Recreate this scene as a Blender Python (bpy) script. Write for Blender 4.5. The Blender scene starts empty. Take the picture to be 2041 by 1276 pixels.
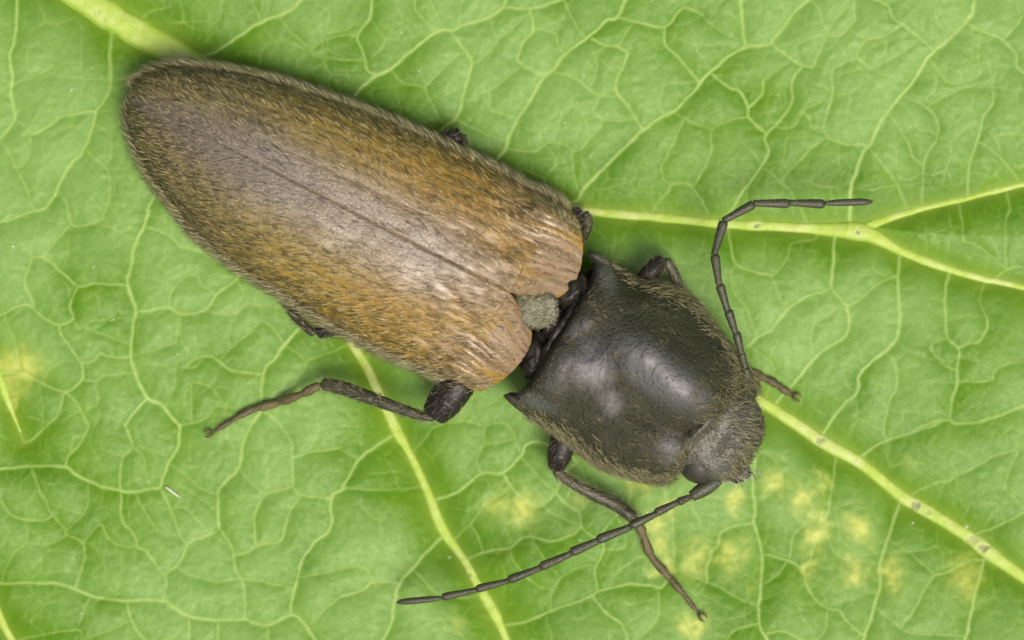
import bpy, math, random
import numpy as np
from mathutils import Vector, Matrix

random.seed(7)
RNG = np.random.default_rng(11)
scene = bpy.context.scene
scene.unit_settings.scale_length = 0.001          # one unit is a millimetre of the real beetle

# ------------------------------------------------------------------ camera, sky, sun, exposure
CAM_H = 72.0
cam_data = bpy.data.cameras.new('camera')
cam = bpy.data.objects.new('camera', cam_data)
scene.collection.objects.link(cam)
cam.location = (0, 0, CAM_H)
cam_data.sensor_width = 36.0
cam_data.lens = 36.0 * CAM_H / 20.41
cam_data.clip_start = 1.0
cam_data.clip_end = 1000.0
cam_data.dof.use_dof = True
cam_data.dof.focus_distance = CAM_H - 1.3
cam_data.dof.aperture_fstop = 0.075
scene.camera = cam

SUN_EL, SUN_AZ = math.radians(66), math.radians(150)   # azimuth clockwise from +y
world = bpy.data.worlds.new('World')
scene.world = world
world.use_nodes = True
nt = world.node_tree
sky = nt.nodes.new('ShaderNodeTexSky')
sky.sky_type = 'NISHITA'
sky.sun_disc = False
sky.sun_elevation = SUN_EL
sky.sun_rotation = SUN_AZ
sky.air_density = 0.7
sky.dust_density = 8.0
sky.ozone_density = 1.0
nt.links.new(sky.outputs[0], nt.nodes['Background'].inputs[0])
nt.nodes['Background'].inputs[1].default_value = 0.072

sd = bpy.data.lights.new('sun', 'SUN')
sd.energy = 1.5
sd.angle = math.radians(24)
sd.color = (1.0, 0.94, 0.85)
sun = bpy.data.objects.new('sun', sd)
scene.collection.objects.link(sun)
sdir = Vector((math.sin(SUN_AZ) * math.cos(SUN_EL), math.cos(SUN_AZ) * math.cos(SUN_EL), math.sin(SUN_EL)))
sun.rotation_euler = sdir.to_track_quat('Z', 'Y').to_euler()
sun.location = sdir * 50

scene.view_settings.view_transform = 'Standard'
scene.view_settings.look = 'None'
scene.view_settings.exposure = 0.62
scene.view_settings.gamma = 1.0

# ------------------------------------------------------------------ helpers
def W(px, py, z=0.0):
    """a spot measured on the photograph, lifted to height z -> a point in the scene"""
    k = (CAM_H - z) / CAM_H
    return ((px - 1020.5) / 100.0 * k, -(py - 638.0) / 100.0 * k, z)

def Wn(p, z):
    p = np.asarray(p, float); z = np.asarray(z, float)
    k = (CAM_H - z) / CAM_H
    return np.stack([(p[..., 0] - 1020.5) / 100 * k, -(p[..., 1] - 638) / 100 * k, z + 0 * p[..., 0]], -1)

def make_mesh(name, verts, faces, mat, parent=None, smooth=True, col=None):
    """faces: int array (n,3) or (n,4)"""
    verts = np.asarray(verts, np.float32).reshape(-1, 3)
    faces = np.asarray(faces, np.int32)
    me = bpy.data.meshes.new(name)
    me.vertices.add(len(verts))
    me.vertices.foreach_set('co', verts.ravel())
    n, k = faces.shape
    me.loops.add(n * k)
    me.loops.foreach_set('vertex_index', faces.ravel())
    me.polygons.add(n)
    me.polygons.foreach_set('loop_start', np.arange(0, n * k, k, dtype=np.int32))
    me.polygons.foreach_set('loop_total', np.full(n, k, np.int32))
    me.update(calc_edges=True)
    me.polygons.foreach_set('use_smooth', np.full(n, smooth, bool))
    if col is not None:
        at = me.color_attributes.new('tint', 'FLOAT_COLOR', 'POINT')
        c = np.ones((len(verts), 4), np.float32)
        c[:, :col.shape[1]] = col
        at.data.foreach_set('color', c.ravel())
    me.validate()
    me.update()
    if mat: me.materials.append(mat)
    o = bpy.data.objects.new(name, me)
    scene.collection.objects.link(o)
    if parent:
        o.parent = parent
        if parent.type != 'EMPTY' and False: pass
    return o

def thing(name, label, cat, loc=(0, 0, 0)):
    o = bpy.data.objects.new(name, None)
    scene.collection.objects.link(o)
    o.location = loc
    o['label'] = label
    o['category'] = cat
    return o

def catmull(pts, n):
    """smooth curve through points, n samples"""
    P = np.asarray(pts, float)
    if len(P) == 2:
        t = np.linspace(0, 1, n)[:, None]
        return P[0] * (1 - t) + P[1] * t
    P = np.vstack([2 * P[0] - P[1], P, 2 * P[-1] - P[-2]])
    m = len(P) - 3
    u = np.linspace(0, m, n)
    i = np.minimum(u.astype(int), m - 1)
    t = (u - i)[:, None]
    a, b, c, d = P[i], P[i + 1], P[i + 2], P[i + 3]
    return 0.5 * (2 * b + (c - a) * t + (2 * a - 5 * b + 4 * c - d) * t ** 2 + (3 * b - a - 3 * c + d) * t ** 3)

def curve_at(pts, u):
    """evaluate a smooth curve, chord-length parametrised, at u in [0,1] (array)"""
    C = catmull(pts, 60 * len(pts))
    L = np.concatenate([[0], np.cumsum(np.linalg.norm(np.diff(C, axis=0), axis=1))])
    L /= L[-1]
    return np.stack([np.interp(u, L, C[:, k]) for k in range(C.shape[1])], -1)

def _lat(seed, n=256):
    return np.random.default_rng(seed).random((n, n))
_LATS = {}
def vnoise(x, y, scale, seed=0):
    if seed not in _LATS: _LATS[seed] = _lat(seed)
    T = _LATS[seed]
    x = x / scale + 1000.3; y = y / scale + 1000.7
    ix = np.floor(x).astype(int); iy = np.floor(y).astype(int)
    fx = x - ix; fy = y - iy
    fx = fx * fx * (3 - 2 * fx); fy = fy * fy * (3 - 2 * fy)
    g = lambda a, b: T[(ix + a) % 256, (iy + b) % 256]
    return (g(0, 0) * (1 - fx) + g(1, 0) * fx) * (1 - fy) + (g(0, 1) * (1 - fx) + g(1, 1) * fx) * fy

def fbm(x, y, scale, seed=0, oct=3):
    r = 0; a = 1; t = 0
    for k in range(oct):
        r = r + a * vnoise(x, y, scale / 2 ** k, seed + k); t += a; a *= 0.5
    return r / t

def sstep(a, b, x):
    t = np.clip((x - a) / (b - a), 0, 1)
    return t * t * (3 - 2 * t)

# ------------------------------------------------------------------ materials
def new_mat(name):
    m = bpy.data.materials.new(name)
    m.use_nodes = True
    return m, m.node_tree, m.node_tree.nodes['Principled BSDF']

def N(t, kind, **kw):
    n = t.nodes.new(kind)
    for k, v in kw.items():
        if k in n.inputs: n.inputs[k].default_value = v
        else: setattr(n, k, v)
    return n

def mixrgb(t, blend, fac, a, b):
    n = t.nodes.new('ShaderNodeMix'); n.data_type = 'RGBA'; n.blend_type = blend
    for idx, v in ((0, fac), (6, a), (7, b)):
        if isinstance(v, (int, float, tuple)):
            n.inputs[idx].default_value = v if not isinstance(v, tuple) else (*v, 1)
        else: t.links.new(v, n.inputs[idx])
    return n.outputs[2]

def noise(t, scale, detail=3, rough=0.55, vec=None):
    n = N(t, 'ShaderNodeTexNoise', Scale=scale, Detail=detail, Roughness=rough)
    if vec is not None: t.links.new(vec, n.inputs['Vector'])
    return n.outputs['Fac']

def ramp(t, src, a, b, lo=0.0, hi=1.0):
    n = t.nodes.new('ShaderNodeMapRange')
    t.links.new(src, n.inputs[0])
    for i, v in enumerate((a, b, lo, hi)): n.inputs[i + 1].default_value = v
    return n.outputs[0]

def objco(t):
    return t.nodes.new('ShaderNodeTexCoord').outputs['Object']

def bump(t, h, strength, dist, bs):
    n = N(t, 'ShaderNodeBump', Strength=strength, Distance=dist)
    t.links.new(h, n.inputs['Height'])
    t.links.new(n.outputs[0], bs.inputs['Normal'])
    return n

def leaf_material():
    m, t, bs = new_mat('leaf_blade')
    at = N(t, 'ShaderNodeAttribute', attribute_name='tint')
    sep = t.nodes.new('ShaderNodeSeparateColor')
    t.links.new(at.outputs['Color'], sep.inputs[0])
    vein, wax, spot = sep.outputs[0], sep.outputs[1], sep.outputs[2]
    co = objco(t)
    n1 = noise(t, 1.1, 4, 0.6, co); n2 = noise(t, 9.0, 4, 0.65, co); n3 = noise(t, 45, 2, 0.6, co)
    deep = mixrgb(t, 'MIX', ramp(t, n1, 0.3, 0.7), (0.082, 0.212, 0.003), (0.125, 0.272, 0.005))
    pale = mixrgb(t, 'MIX', ramp(t, n1, 0.3, 0.7), (0.180, 0.340, 0.062), (0.230, 0.395, 0.086))
    c = mixrgb(t, 'MIX', wax, deep, pale)
    c = mixrgb(t, 'MULTIPLY', ramp(t, n2, 0.25, 0.75, 0.0, 1.0), c, (0.82, 0.87, 0.80))
    c = mixrgb(t, 'MULTIPLY', ramp(t, n3, 0.35, 0.7, 0.0, 1.0), c, (0.93, 0.94, 0.92))
    c = mixrgb(t, 'MIX', spot, c, (0.52, 0.58, 0.12))
    c = mixrgb(t, 'MIX', vein, c, (0.345, 0.51, 0.125))
    dk = N(t, 'ShaderNodeAttribute', attribute_name='tint')
    t.links.new(c, bs.inputs['Base Color'])
    rr = t.nodes.new('ShaderNodeMapRange')
    t.links.new(n2, rr.inputs[0])
    for i, v in enumerate((0.3, 0.7, 0.40, 0.56)): rr.inputs[i + 1].default_value = v
    t.links.new(rr.outputs[0], bs.inputs['Roughness'])
    bs.inputs['Specular IOR Level'].default_value = 0.28
    vo = N(t, 'ShaderNodeTexVoronoi', Scale=16.0); t.links.new(co, vo.inputs['Vector'])
    a = t.nodes.new('ShaderNodeMath'); a.operation = 'ADD'
    t.links.new(vo.outputs['Distance'], a.inputs[0]); t.links.new(n3, a.inputs[1])
    bump(t, a.outputs[0], 0.16, 0.03, bs)
    return m

def vein_material():
    m, t, bs = new_mat('leaf_vein')
    co = objco(t)
    n1 = noise(t, 2.2, 5, 0.65, co); n2 = noise(t, 14, 4, 0.7, co)
    c = mixrgb(t, 'MIX', ramp(t, n1, 0.38, 0.66), (0.38, 0.54, 0.06), (0.48, 0.60, 0.15))
    c = mixrgb(t, 'MIX', ramp(t, n2, 0.60, 0.74), c, (0.66, 0.70, 0.38))
    at = N(t, 'ShaderNodeAttribute', attribute_name='tint')
    sep = t.nodes.new('ShaderNodeSeparateColor'); t.links.new(at.outputs['Color'], sep.inputs[0])
    # edge of the rib goes over into blade green; scars are grey brown
    c = mixrgb(t, 'MIX', sep.outputs[0], c, (0.24, 0.42, 0.03))
    c = mixrgb(t, 'MIX', sep.outputs[1], c, (0.58, 0.64, 0.27))
    c = mixrgb(t, 'MIX', sep.outputs[2], c, (0.20, 0.19, 0.12))
    t.links.new(c, bs.inputs['Base Color'])
    bs.inputs['Roughness'].default_value = 0.5
    bs.inputs['Specular IOR Level'].default_value = 0.35
    bump(t, n2, 0.5, 0.04, bs)
    return m

def chitin(name, attr=False, base=(0.02, 0.02, 0.015), base2=(0.035, 0.035, 0.025), rough=(0.3, 0.5), bscale=30, bstr=0.3, bdist=0.02, spec=0.5):
    m, t, bs = new_mat(name)
    co = objco(t)
    n1 = noise(t, 3.0, 4, 0.6, co); n2 = noise(t, bscale, 3, 0.6, co)
    if attr:
        at = N(t, 'ShaderNodeAttribute', attribute_name='tint')
        c = mixrgb(t, 'MULTIPLY', ramp(t, n1, 0.3, 0.7), at.outputs['Color'], (0.80, 0.80, 0.80))
        c = mixrgb(t, 'MULTIPLY', ramp(t, n2, 0.35, 0.65), c, (0.75, 0.74, 0.72))
    else:
        c = mixrgb(t, 'MIX', ramp(t, n1, 0.3, 0.7), base, base2)
    t.links.new(c, bs.inputs['Base Color'])
    if attr:      # bald polished patches among dull downy ones
        t.links.new(ramp(t, at.outputs['Alpha'], 0.0, 1.0, rough[1], rough[0]), bs.inputs['Roughness'])
        t.links.new(ramp(t, at.outputs['Alpha'], 0.0, 1.0, spec * 0.35, spec), bs.inputs['Specular IOR Level'])
        t.links.new(at.outputs['Alpha'], bs.inputs['Coat Weight'])
        bs.inputs['Coat Roughness'].default_value = rough[0]
        bs.inputs['Coat IOR'].default_value = 1.8
    else:
        t.links.new(ramp(t, n1, 0.3, 0.7, rough[0], rough[1]), bs.inputs['Roughness'])
        bs.inputs['Specular IOR Level'].default_value = spec
    vo = N(t, 'ShaderNodeTexVoronoi', Scale=bscale * 0.5); t.links.new(co, vo.inputs['Vector'])
    a = t.nodes.new('ShaderNodeMath'); a.operation = 'ADD'
    t.links.new(ramp(t, vo.outputs['Distance'], 0.0, 0.45), a.inputs[0]); t.links.new(n2, a.inputs[1])
    bump(t, a.outputs[0], bstr, bdist, bs)
    return m

def hair_material():
    m, t, bs = new_mat('hair')
    at = N(t, 'ShaderNodeAttribute', attribute_name='tint')
    t.links.new(at.outputs['Color'], bs.inputs['Base Color'])
    bs.inputs['Roughness'].default_value = 0.42
    bs.inputs['Specular IOR Level'].default_value = 0.6
    return m

M_leaf = leaf_material()
M_vein = vein_material()
M_ely = chitin('wing_case_chitin', attr=True, rough=(0.40, 0.60), bscale=26, bstr=0.4, bdist=0.03, spec=1.0)
M_pro = chitin('pronotum_chitin', attr=True, rough=(0.50, 0.62), bscale=24, bstr=0.9, bdist=0.035, spec=0.9)
M_dark = chitin('black_chitin', base=(0.012, 0.011, 0.008), base2=(0.026, 0.022, 0.014), rough=(0.3, 0.5), bscale=22, bstr=0.3, bdist=0.02, spec=0.3)
M_leg = chitin('leg_chitin', base=(0.034, 0.033, 0.016), base2=(0.068, 0.064, 0.032), rough=(0.32, 0.5), bscale=26, bstr=0.25, bdist=0.03)
M_tar = chitin('tarsus_chitin', base=(0.075, 0.066, 0.026), base2=(0.15, 0.125, 0.05), rough=(0.4, 0.6), bscale=24, bstr=0.5, bdist=0.03)
M_ant = chitin('antenna_chitin', base=(0.034, 0.038, 0.018), base2=(0.065, 0.066, 0.034), rough=(0.36, 0.55), bscale=30, bstr=0.35, bdist=0.02)
M_head = chitin('head_chitin', base=(0.055, 0.055, 0.034), base2=(0.095, 0.093, 0.068), rough=(0.34, 0.45), bscale=26, bstr=0.5, bdist=0.03, spec=0.8)
M_eye = chitin('eye_surface', base=(0.034, 0.034, 0.024), base2=(0.045, 0.045, 0.032), rough=(0.36, 0.46), bscale=60, bstr=0.5, bdist=0.01)
M_scut = chitin('scutellum_chitin', base=(0.13, 0.125, 0.07), base2=(0.26, 0.25, 0.16), rough=(0.4, 0.55), bscale=16, bstr=0.4, bdist=0.05)
M_hair = hair_material()

# ------------------------------------------------------------------ the leaf
# ribs (large veins): smooth paths in photograph pixels with half widths in pixels
RIBS = [
    ('midrib', [(-1100, -720, 40), (-400, -330, 36), (60, -70, 33), (170, 0, 31), (260, 55, 31), (340, 100, 31), (400, 140, 29), (600, 250, 26), (1000, 500, 20), (1300, 680, 15), (1525, 805, 13), (1640, 880, 14), (1720, 925, 13), (1800, 990, 14), (1860, 1025, 14), (1940, 1075, 15), (1985, 1110, 17), (2041, 1150, 13), (2300, 1330, 12), (2900, 1700, 8)]),
    ('side_vein', [(760, 345, 10), (950, 385, 11), (1130, 412, 10), (1210, 424, 10), (1330, 434, 10), (1440, 445, 11), (1560, 451, 11), (1640, 456, 14), (1710, 460, 20), (1745, 470, 16), (1800, 500, 11), (1870, 528, 9), (1960, 555, 8), (2041, 572, 7), (2400, 660, 6)]),
    ('side_vein', [(1725, 455, 12), (1760, 440, 9), (1830, 418, 7), (1930, 395, 6), (2041, 368, 6), (2400, 290, 5)]),
    ('side_vein', [(560, 420, 12), (630, 540, 12), (690, 665, 11), (730, 735, 10), (775, 830, 12), (790, 862, 13), (815, 905, 9), (850, 980, 10), (880, 1055, 13), (925, 1120, 9), (952, 1170, 10), (985, 1225, 12), (1008, 1276, 8), (1100, 1480, 7), (1200, 1800, 5)]),
    ('side_vein', [(-300, 420, 12), (-80, 640, 14), (-12, 745, 11), (10, 800, 7), (30, 850, 4), (44, 885, 1.5)]),
    ('side_vein', [(-200, 900, 10), (-60, 1120, 11), (-5, 1235, 9), (22, 1285, 8), (150, 1500, 6)]),
]
def Z(ox, oy, s, *lines):
    return [[((x / 3.0015 + ox, y / 3.0015 + oy)) for x, y in ln] for ln in lines], s
# fine veins, traced region by region (thirds of a photograph pixel), three strengths
NET = [
 Z(0,0,1.0, [(90,-60),(90,0),(90,130),(75,250),(50,330),(70,450),(60,560),(75,640),(85,710),(30,790),(-30,850)],
   [(640,150),(650,180),(650,400),(655,510),(610,610),(570,660),(540,770),(490,910),(420,980),(340,1120),(320,1180),(250,1250),(150,1276),(60,1310),(-40,1330)],
   [(1010,1050),(960,1115),(870,1260)], [(1840,-30),(1800,0),(1700,80),(1560,130),(1400,230),(1290,300),(1160,345)]),
 Z(0,0,.7, [(570,660),(480,675),(380,690),(290,750)]),
 Z(0,0,.4, [(85,710),(165,780),(180,880)],[(1560,130),(1520,30)],[(820,110),(900,60),(1020,30)],[(1740,190),(1860,280),(1930,240)],[(1860,280),(1880,330),(2000,350)],
   [(600,980),(650,1040)],[(80,970),(150,1120)],[(320,380),(290,410)],[(380,1190),(400,1250)],[(620,780),(660,820)]),
 Z(680,0,1.0, [(30,620),(65,580),(130,510),(210,455),(300,410),(400,320),(570,190),(660,180),(760,140),(890,100),(970,40),(980,-40)],
   [(1740,-60),(1700,0),(1650,100),(1590,120),(1490,210),(1340,320),(1270,410),(1190,490),(1120,610),(1050,720),(1000,820),(980,890),(900,1000),(850,1070)],
   [(2041,620),(1990,665),(1900,710),(1805,780),(1700,880),(1600,980),(1500,1080),(1440,1140),(1410,1200),(1300,1215)]),
 Z(680,0,.75, [(660,190),(720,270),(780,375),(750,500),(725,600),(690,690),(600,770),(560,820)],[(970,40),(1130,50),(1300,5),(1340,-30)],
   [(1130,50),(1145,180),(1090,250),(1055,350),(1110,400),(1180,440),(1240,435)],[(1650,100),(1760,125),(1930,155),(2041,50)],[(1930,155),(1945,270),(2010,330),(2041,370)],
   [(210,450),(160,420),(130,310),(100,240),(115,180),(170,110),(190,-20)],
   [(1500,230),(1580,270),(1650,275),(1710,320),(1690,390),(1655,460),(1650,540),(1710,620),(1760,700),(1805,770)]),
 Z(680,0,.4, [(890,100),(905,170),(930,240),(915,275)],[(930,240),(1010,180),(1070,120)],[(1230,180),(1280,200),(1300,270),(1340,320)],[(1270,430),(1350,445),(1440,490),(1500,550),(1580,575)],
   [(300,420),(350,480),(400,500),(500,525),(520,580)],[(500,525),(530,490)],[(980,890),(1150,900),(1240,850)],[(690,710),(740,740)],[(1410,1120),(1390,1000),(1380,920),(1440,880)],
   [(1530,620),(1510,660),(1540,700),(1640,720)],[(1340,20),(1390,130),(1440,200)],[(440,0),(440,60),(470,90)],[(720,30),(740,-10)],[(1580,270),(1530,330),(1530,400)],[(1650,270),(1690,220)],
   [(1960,910),(1920,1000),(1930,1070),(1970,1120),(1900,1200),(1860,1276)],[(820,560),(900,530),(960,490)],[(1000,690),(930,670)],[(890,600),(890,650)],[(725,600),(800,600)]),
 Z(1360,0,1.0, [(350,-30),(360,150),(375,240),(400,270),(530,260),(540,235),(600,170),(680,60),(750,0),(790,-40)],[(390,275),(270,340),(170,430),(80,530),(0,620)],
   [(1770,-50),(1750,0),(1730,80),(1690,140),(1590,240),(1480,330),(1400,460),(1320,560),(1240,650),(1180,740),(1130,850),(1080,920),(1040,1030),(1010,1130),(1010,1180),(1005,1340)]),
 Z(1360,0,.75, [(530,260),(610,320),(700,380),(780,400)],[(715,400),(670,460),(655,540),(660,600),(600,700),(500,810),(515,920),(440,1040),(350,1170),(290,1276)],
   [(395,700),(480,780),(505,800)],[(395,700),(390,630),(340,540),(280,520),(180,440)],[(395,640),(470,570),(490,480)]),
 Z(1360,0,.55, [(870,170),(870,210),(830,290),(790,390)],[(870,210),(950,205),(1010,140),(1030,110),(1025,-20)],[(1230,40),(1260,110),(1330,160),(1420,230),(1500,300)],
   [(1310,150),(1200,220),(1100,240),(1045,310),(1060,360),(1130,410)],[(1040,350),(970,370),(900,430),(900,560),(870,670),(850,760),(870,810),(940,850),(1010,865),(1080,860),(1110,880)],
   [(1700,140),(1800,190),(1910,240),(1990,330),(2000,400),(2060,450)],[(1910,240),(2000,150),(2030,100)],[(1860,540),(1860,620),(1800,700),(1780,810),(1740,920),(1720,1050)],[(1950,1150),(1970,1240)]),
 Z(1360,0,.38, [(490,480),(560,430),(640,370)],[(395,700),(290,720),(180,780),(175,900),(120,1030)],[(770,0),(820,60),(830,120),(870,170),(920,110),(950,70)],[(1130,410),(1200,380)],
   [(870,810),(820,850),(770,890)],[(850,760),(780,765),(760,700),(720,670),(760,640)],[(1400,610),(1480,650),(1530,750),(1520,840),(1460,930),(1450,1000)],[(1600,560),(1700,520),(1860,530)],
   [(1540,430),(1600,500),(1700,490),(1780,440),(1770,380)],[(1360,870),(1380,930)],[(1910,940),(1990,1030)],[(120,90),(150,120),(240,190)],[(205,30),(200,70),(150,120)],
   [(0,700),(60,730),(140,760)],[(50,1110),(130,1220)],[(590,1090),(660,1160)],[(1290,1100),(1330,1180)],[(660,760),(690,720)]),
 Z(0,425,1.0, [(885,-20),(880,0),(860,70),(800,200),(780,320),(760,420),(790,520),(810,590),(790,680),(780,870),(800,950),(870,1100),(960,1150),(1010,1210),(1070,1270)],
   [(1800,670),(1700,790),(1640,870),(1570,960),(1555,1140),(1545,1200)],[(1900,560),(1800,670)]),
 Z(0,425,.8, [(870,1110),(790,1200),(740,1276)],[(810,590),(900,580),(1000,565),(1080,605),(1220,580),(1290,490),(1400,400),(1450,330)]),
 Z(0,425,.6, [(190,260),(260,265),(340,330),(400,380),(465,435),(570,425),(750,425)],[(190,260),(165,330),(140,410),(170,480),(200,550)],
   [(-30,620),(20,600),(80,565),(170,550),(210,590),(280,640),(345,670),(430,635),(415,550),(460,440)],[(345,670),(370,740),(430,820),(480,890),(550,885),(600,840),(640,860),(740,865)],
   [(480,890),(490,990),(380,1065),(200,1000),(100,960)],[(380,1065),(340,1200),(270,1276)],[(380,1065),(440,1120),(500,1230)],[(910,90),(980,120),(1040,150),(1080,200),(1180,225)],
   [(1560,960),(1380,940),(1280,870),(1190,860)],[(0,45),(60,10),(150,15),(170,0)]),
 Z(0,425,.4, [(20,600),(40,680),(70,740)],[(490,990),(565,1010),(620,970),(740,960),(800,950)],[(565,1010),(580,1130),(540,1160)],[(430,640),(470,690),(540,650),(590,640)],[(540,700),(620,730)],
   [(1000,565),(1020,470),(1090,390),(1170,370),(1210,430),(1290,480)],[(1080,605),(1060,700),(1040,770),(940,810)],[(1700,790),(1640,700),(1570,650),(1480,720)],[(1700,790),(1780,840),(1830,890)],
   [(1420,400),(1480,530),(1530,550)],[(1480,530),(1400,600)],[(1040,950),(1060,915),(1140,925)],[(1140,1100),(1150,1020),(1250,1040)],[(1040,940),(1040,1010)],[(420,60),(470,80),(580,50),(620,0)],
   [(320,180),(360,140)],[(1240,1220),(1290,1160),(1380,1165)],[(1590,1090),(1680,1100),(1760,1020)],[(1070,1270),(1160,1250)],[(1830,880),(1950,840),(2030,810)],[(2030,640),(2080,700),(2200,760)]),
 Z(1360,425,.9, [(1310,240),(1295,420),(1305,600),(1290,740),(1220,820),(1130,890),(1060,980),(1055,1060),(980,1140),(900,1240),(880,1276)],[(925,100),(920,140),(905,300),(890,450)],
   [(990,550),(1000,650),(970,740),(880,800),(810,850),(740,930),(650,1040)]),
 Z(1360,425,.7, [(1610,330),(1580,480),(1580,640),(1590,740),(1660,820),(1650,920),(1650,1000),(1620,1120),(1600,1240)],[(1600,1240),(1520,1250),(1450,1276),(1380,1310)],[(1600,1240),(1660,1260),(1850,1230),(2060,1150)],
   [(890,450),(800,480),(730,505),(650,560),(590,620),(530,700),(440,750),(390,800)],[(890,450),(940,510),(990,550),(1080,500),(1160,430)],[(290,180),(320,300),(430,350),(540,375)],[(1660,810),(1720,780),(1780,765)]),
 Z(1360,425,.4, [(770,760),(790,670),(870,610)],[(440,740),(420,650),(380,560)],[(540,375),(550,420)],[(320,300),(290,380)],[(1860,1000),(1870,950),(1950,900),(2041,890)],[(1860,1000),(1700,1010),(1650,1000)],
   [(1810,450),(1790,520),(1830,640)],[(1270,890),(1220,830)],[(1280,1050),(1250,1100),(1230,1180),(1210,1260)],[(1950,340),(2041,320)],[(1680,60),(1690,160),(1740,180)],[(1950,20),(1940,110)],
   [(1520,860),(1490,800),(1530,770),(1590,740)],[(530,1000),(540,900),(400,790)],[(780,160),(660,180),(640,250)]),
 Z(0,850,.9, [(-40,260),(0,255),(180,240),(380,245),(440,285),(530,330),(620,365),(720,385),(810,395),(900,370),(950,365),(970,300),(1000,230),(1060,120),(1070,0)],
   [(1500,-10),(1450,110),(1420,250),(1340,340),(1300,410),(1305,610)],[(2060,370),(1980,435),(1975,600),(1880,700),(1810,790),(1780,900),(1750,1000),(1735,1130)],
   [(-60,940),(0,945),(300,940),(480,990),(640,1040),(960,1045),(1040,1090),(1120,1135),(1280,1160),(1460,1160),(1600,1190),(1735,1130),(1820,1180),(1880,1276),(1900,1310)]),
 Z(0,850,.6, [(1305,610),(1380,720),(1410,870),(1440,920),(1460,1020),(1460,1160)],[(380,245),(400,180),(470,110),(520,0)],[(180,250),(220,370),(260,440),(310,530),(380,610),(400,650),(490,700),(500,780),(480,870),(450,960)],
   [(740,0),(790,120),(730,190),(715,280),(715,380)],[(720,385),(725,560),(800,650),(820,720),(860,740)],[(0,450),(50,525),(140,560)],[(950,365),(1010,480),(1040,560),(1100,690),(1170,680),(1300,625)],
   [(1680,0),(1740,100),(1745,200),(1755,360),(1800,410),(1980,435)],[(1755,360),(1590,410),(1530,500),(1520,570)],[(1800,410),(1740,500),(1700,620),(1670,690),(1560,710),(1480,750)],
   [(1745,195),(1840,160),(1970,140),(2037,130)],[(760,1050),(780,1160),(860,1276),(880,1310)],[(1120,1135),(1130,1290)],[(1300,1160),(1300,1290)],[(1600,1190),(1600,1290)],[(960,1045),(990,960),(990,890),(1050,840)]),
 Z(0,850,.4, [(790,120),(850,180),(860,240)],[(520,350),(520,480),(470,550)],[(1020,490),(1110,490),(1160,540)],[(1420,250),(1490,330)],[(1300,410),(1210,380),(1150,330)],[(780,1160),(700,1200)],[(990,890),(930,830)],
   [(400,650),(310,700)],[(490,700),(550,630),(600,590),(650,680)],[(1430,910),(1560,930)],[(1430,910),(1300,930)],[(30,840),(90,750),(150,690)],[(900,570),(960,640),(1080,660)],[(250,1250),(460,1220),(490,1276)],
   [(490,1130),(460,1200)],[(1820,900),(1910,885)],[(2037,1020),(1960,1080),(1910,1130),(1850,1190)]),
 Z(680,850,.9, [(310,50),(210,120),(115,190),(60,270),(0,370)],[(590,680),(500,770),(420,860),(350,940),(310,1080),(300,1170),(245,1290)],
   [(580,440),(700,395),(840,285),(960,280),(1070,180),(1110,110),(1200,95)]),
 Z(680,850,.7, [(960,280),(1040,390),(1140,470),(1210,470),(1280,400),(1310,330)],[(1000,1195),(1120,1170),(1310,1085),(1400,1060),(1500,1010),(1530,980),(1520,860),(1570,740),(1550,680)],
   [(1530,990),(1700,950),(1830,950),(1900,970),(1930,955)],[(1500,1010),(1560,1090),(1680,1190),(1720,1290)],[(350,940),(190,935),(130,980),(0,1020)],[(780,790),(880,750),(1010,730),(1070,680),(1140,660),(1250,690)],
   [(1280,400),(1350,470),(1420,510),(1440,600)],[(1740,300),(1720,460)],[(1915,280),(1950,440)]),
 Z(680,850,.4, [(115,190),(0,145)],[(190,935),(150,860),(60,840)],[(1070,150),(1060,120),(1000,0)],[(840,285),(810,210),(850,100),(850,0)],[(1420,510),(1470,470)],[(1210,470),(1260,520)],[(1070,180),(1200,320)],
   [(850,100),(930,100)],[(1010,730),(1040,830)],[(850,750),(820,670)],[(1140,660),(1160,710)],[(1570,740),(1690,730),(1700,670)],[(1900,970),(1890,1150)],[(1410,220),(1460,320)],[(1590,600),(1640,540)],
   [(1980,520),(1990,780),(1970,880)],[(570,0),(500,80)],[(760,600),(830,520)],[(200,380),(350,380)],[(500,930),(570,1000)],[(1320,900),(1270,990)]),
 Z(1360,850,.9, [(440,120),(440,180),(425,350),(440,520),(430,580),(480,770),(470,950),(460,1170),(520,1300)],[(1310,460),(1250,650),(1190,830),(1190,940),(1150,1080),(1080,1290)],[(1815,800),(1790,900),(1740,1080),(1695,1290)]),
 Z(1360,850,.6, [(430,580),(320,600),(230,640),(210,720),(180,750)],[(485,765),(630,805),(710,850),(760,980),(820,1060),(900,1100),(940,1105),(990,1170)],[(940,130),(920,250),(890,450),(860,560),(860,630),(790,720),(770,800)],
   [(1310,1205),(1400,1080),(1500,910),(1600,870),(1700,820)],[(1100,170),(1200,100),(1350,50),(1500,0),(1560,-30)],[(2060,510),(1900,600),(1800,640)],[(460,1180),(320,1220),(250,1290)],[(510,1240),(600,1225),(740,1290)]),
 Z(1360,850,.4, [(630,805),(600,860)],[(650,760),(670,650)],[(1250,680),(1350,750)],[(1170,1090),(1310,1205),(1400,1240),(1560,1250)],[(870,670),(910,750),(990,800),(1170,820)],
   [(1500,350),(1640,310),(1830,200),(1900,170),(2010,150),(1950,290),(1940,380),(2000,440)],[(150,930),(220,960),(300,1010)],[(860,1220),(870,1130)],[(560,210),(600,300)]),
]
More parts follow.
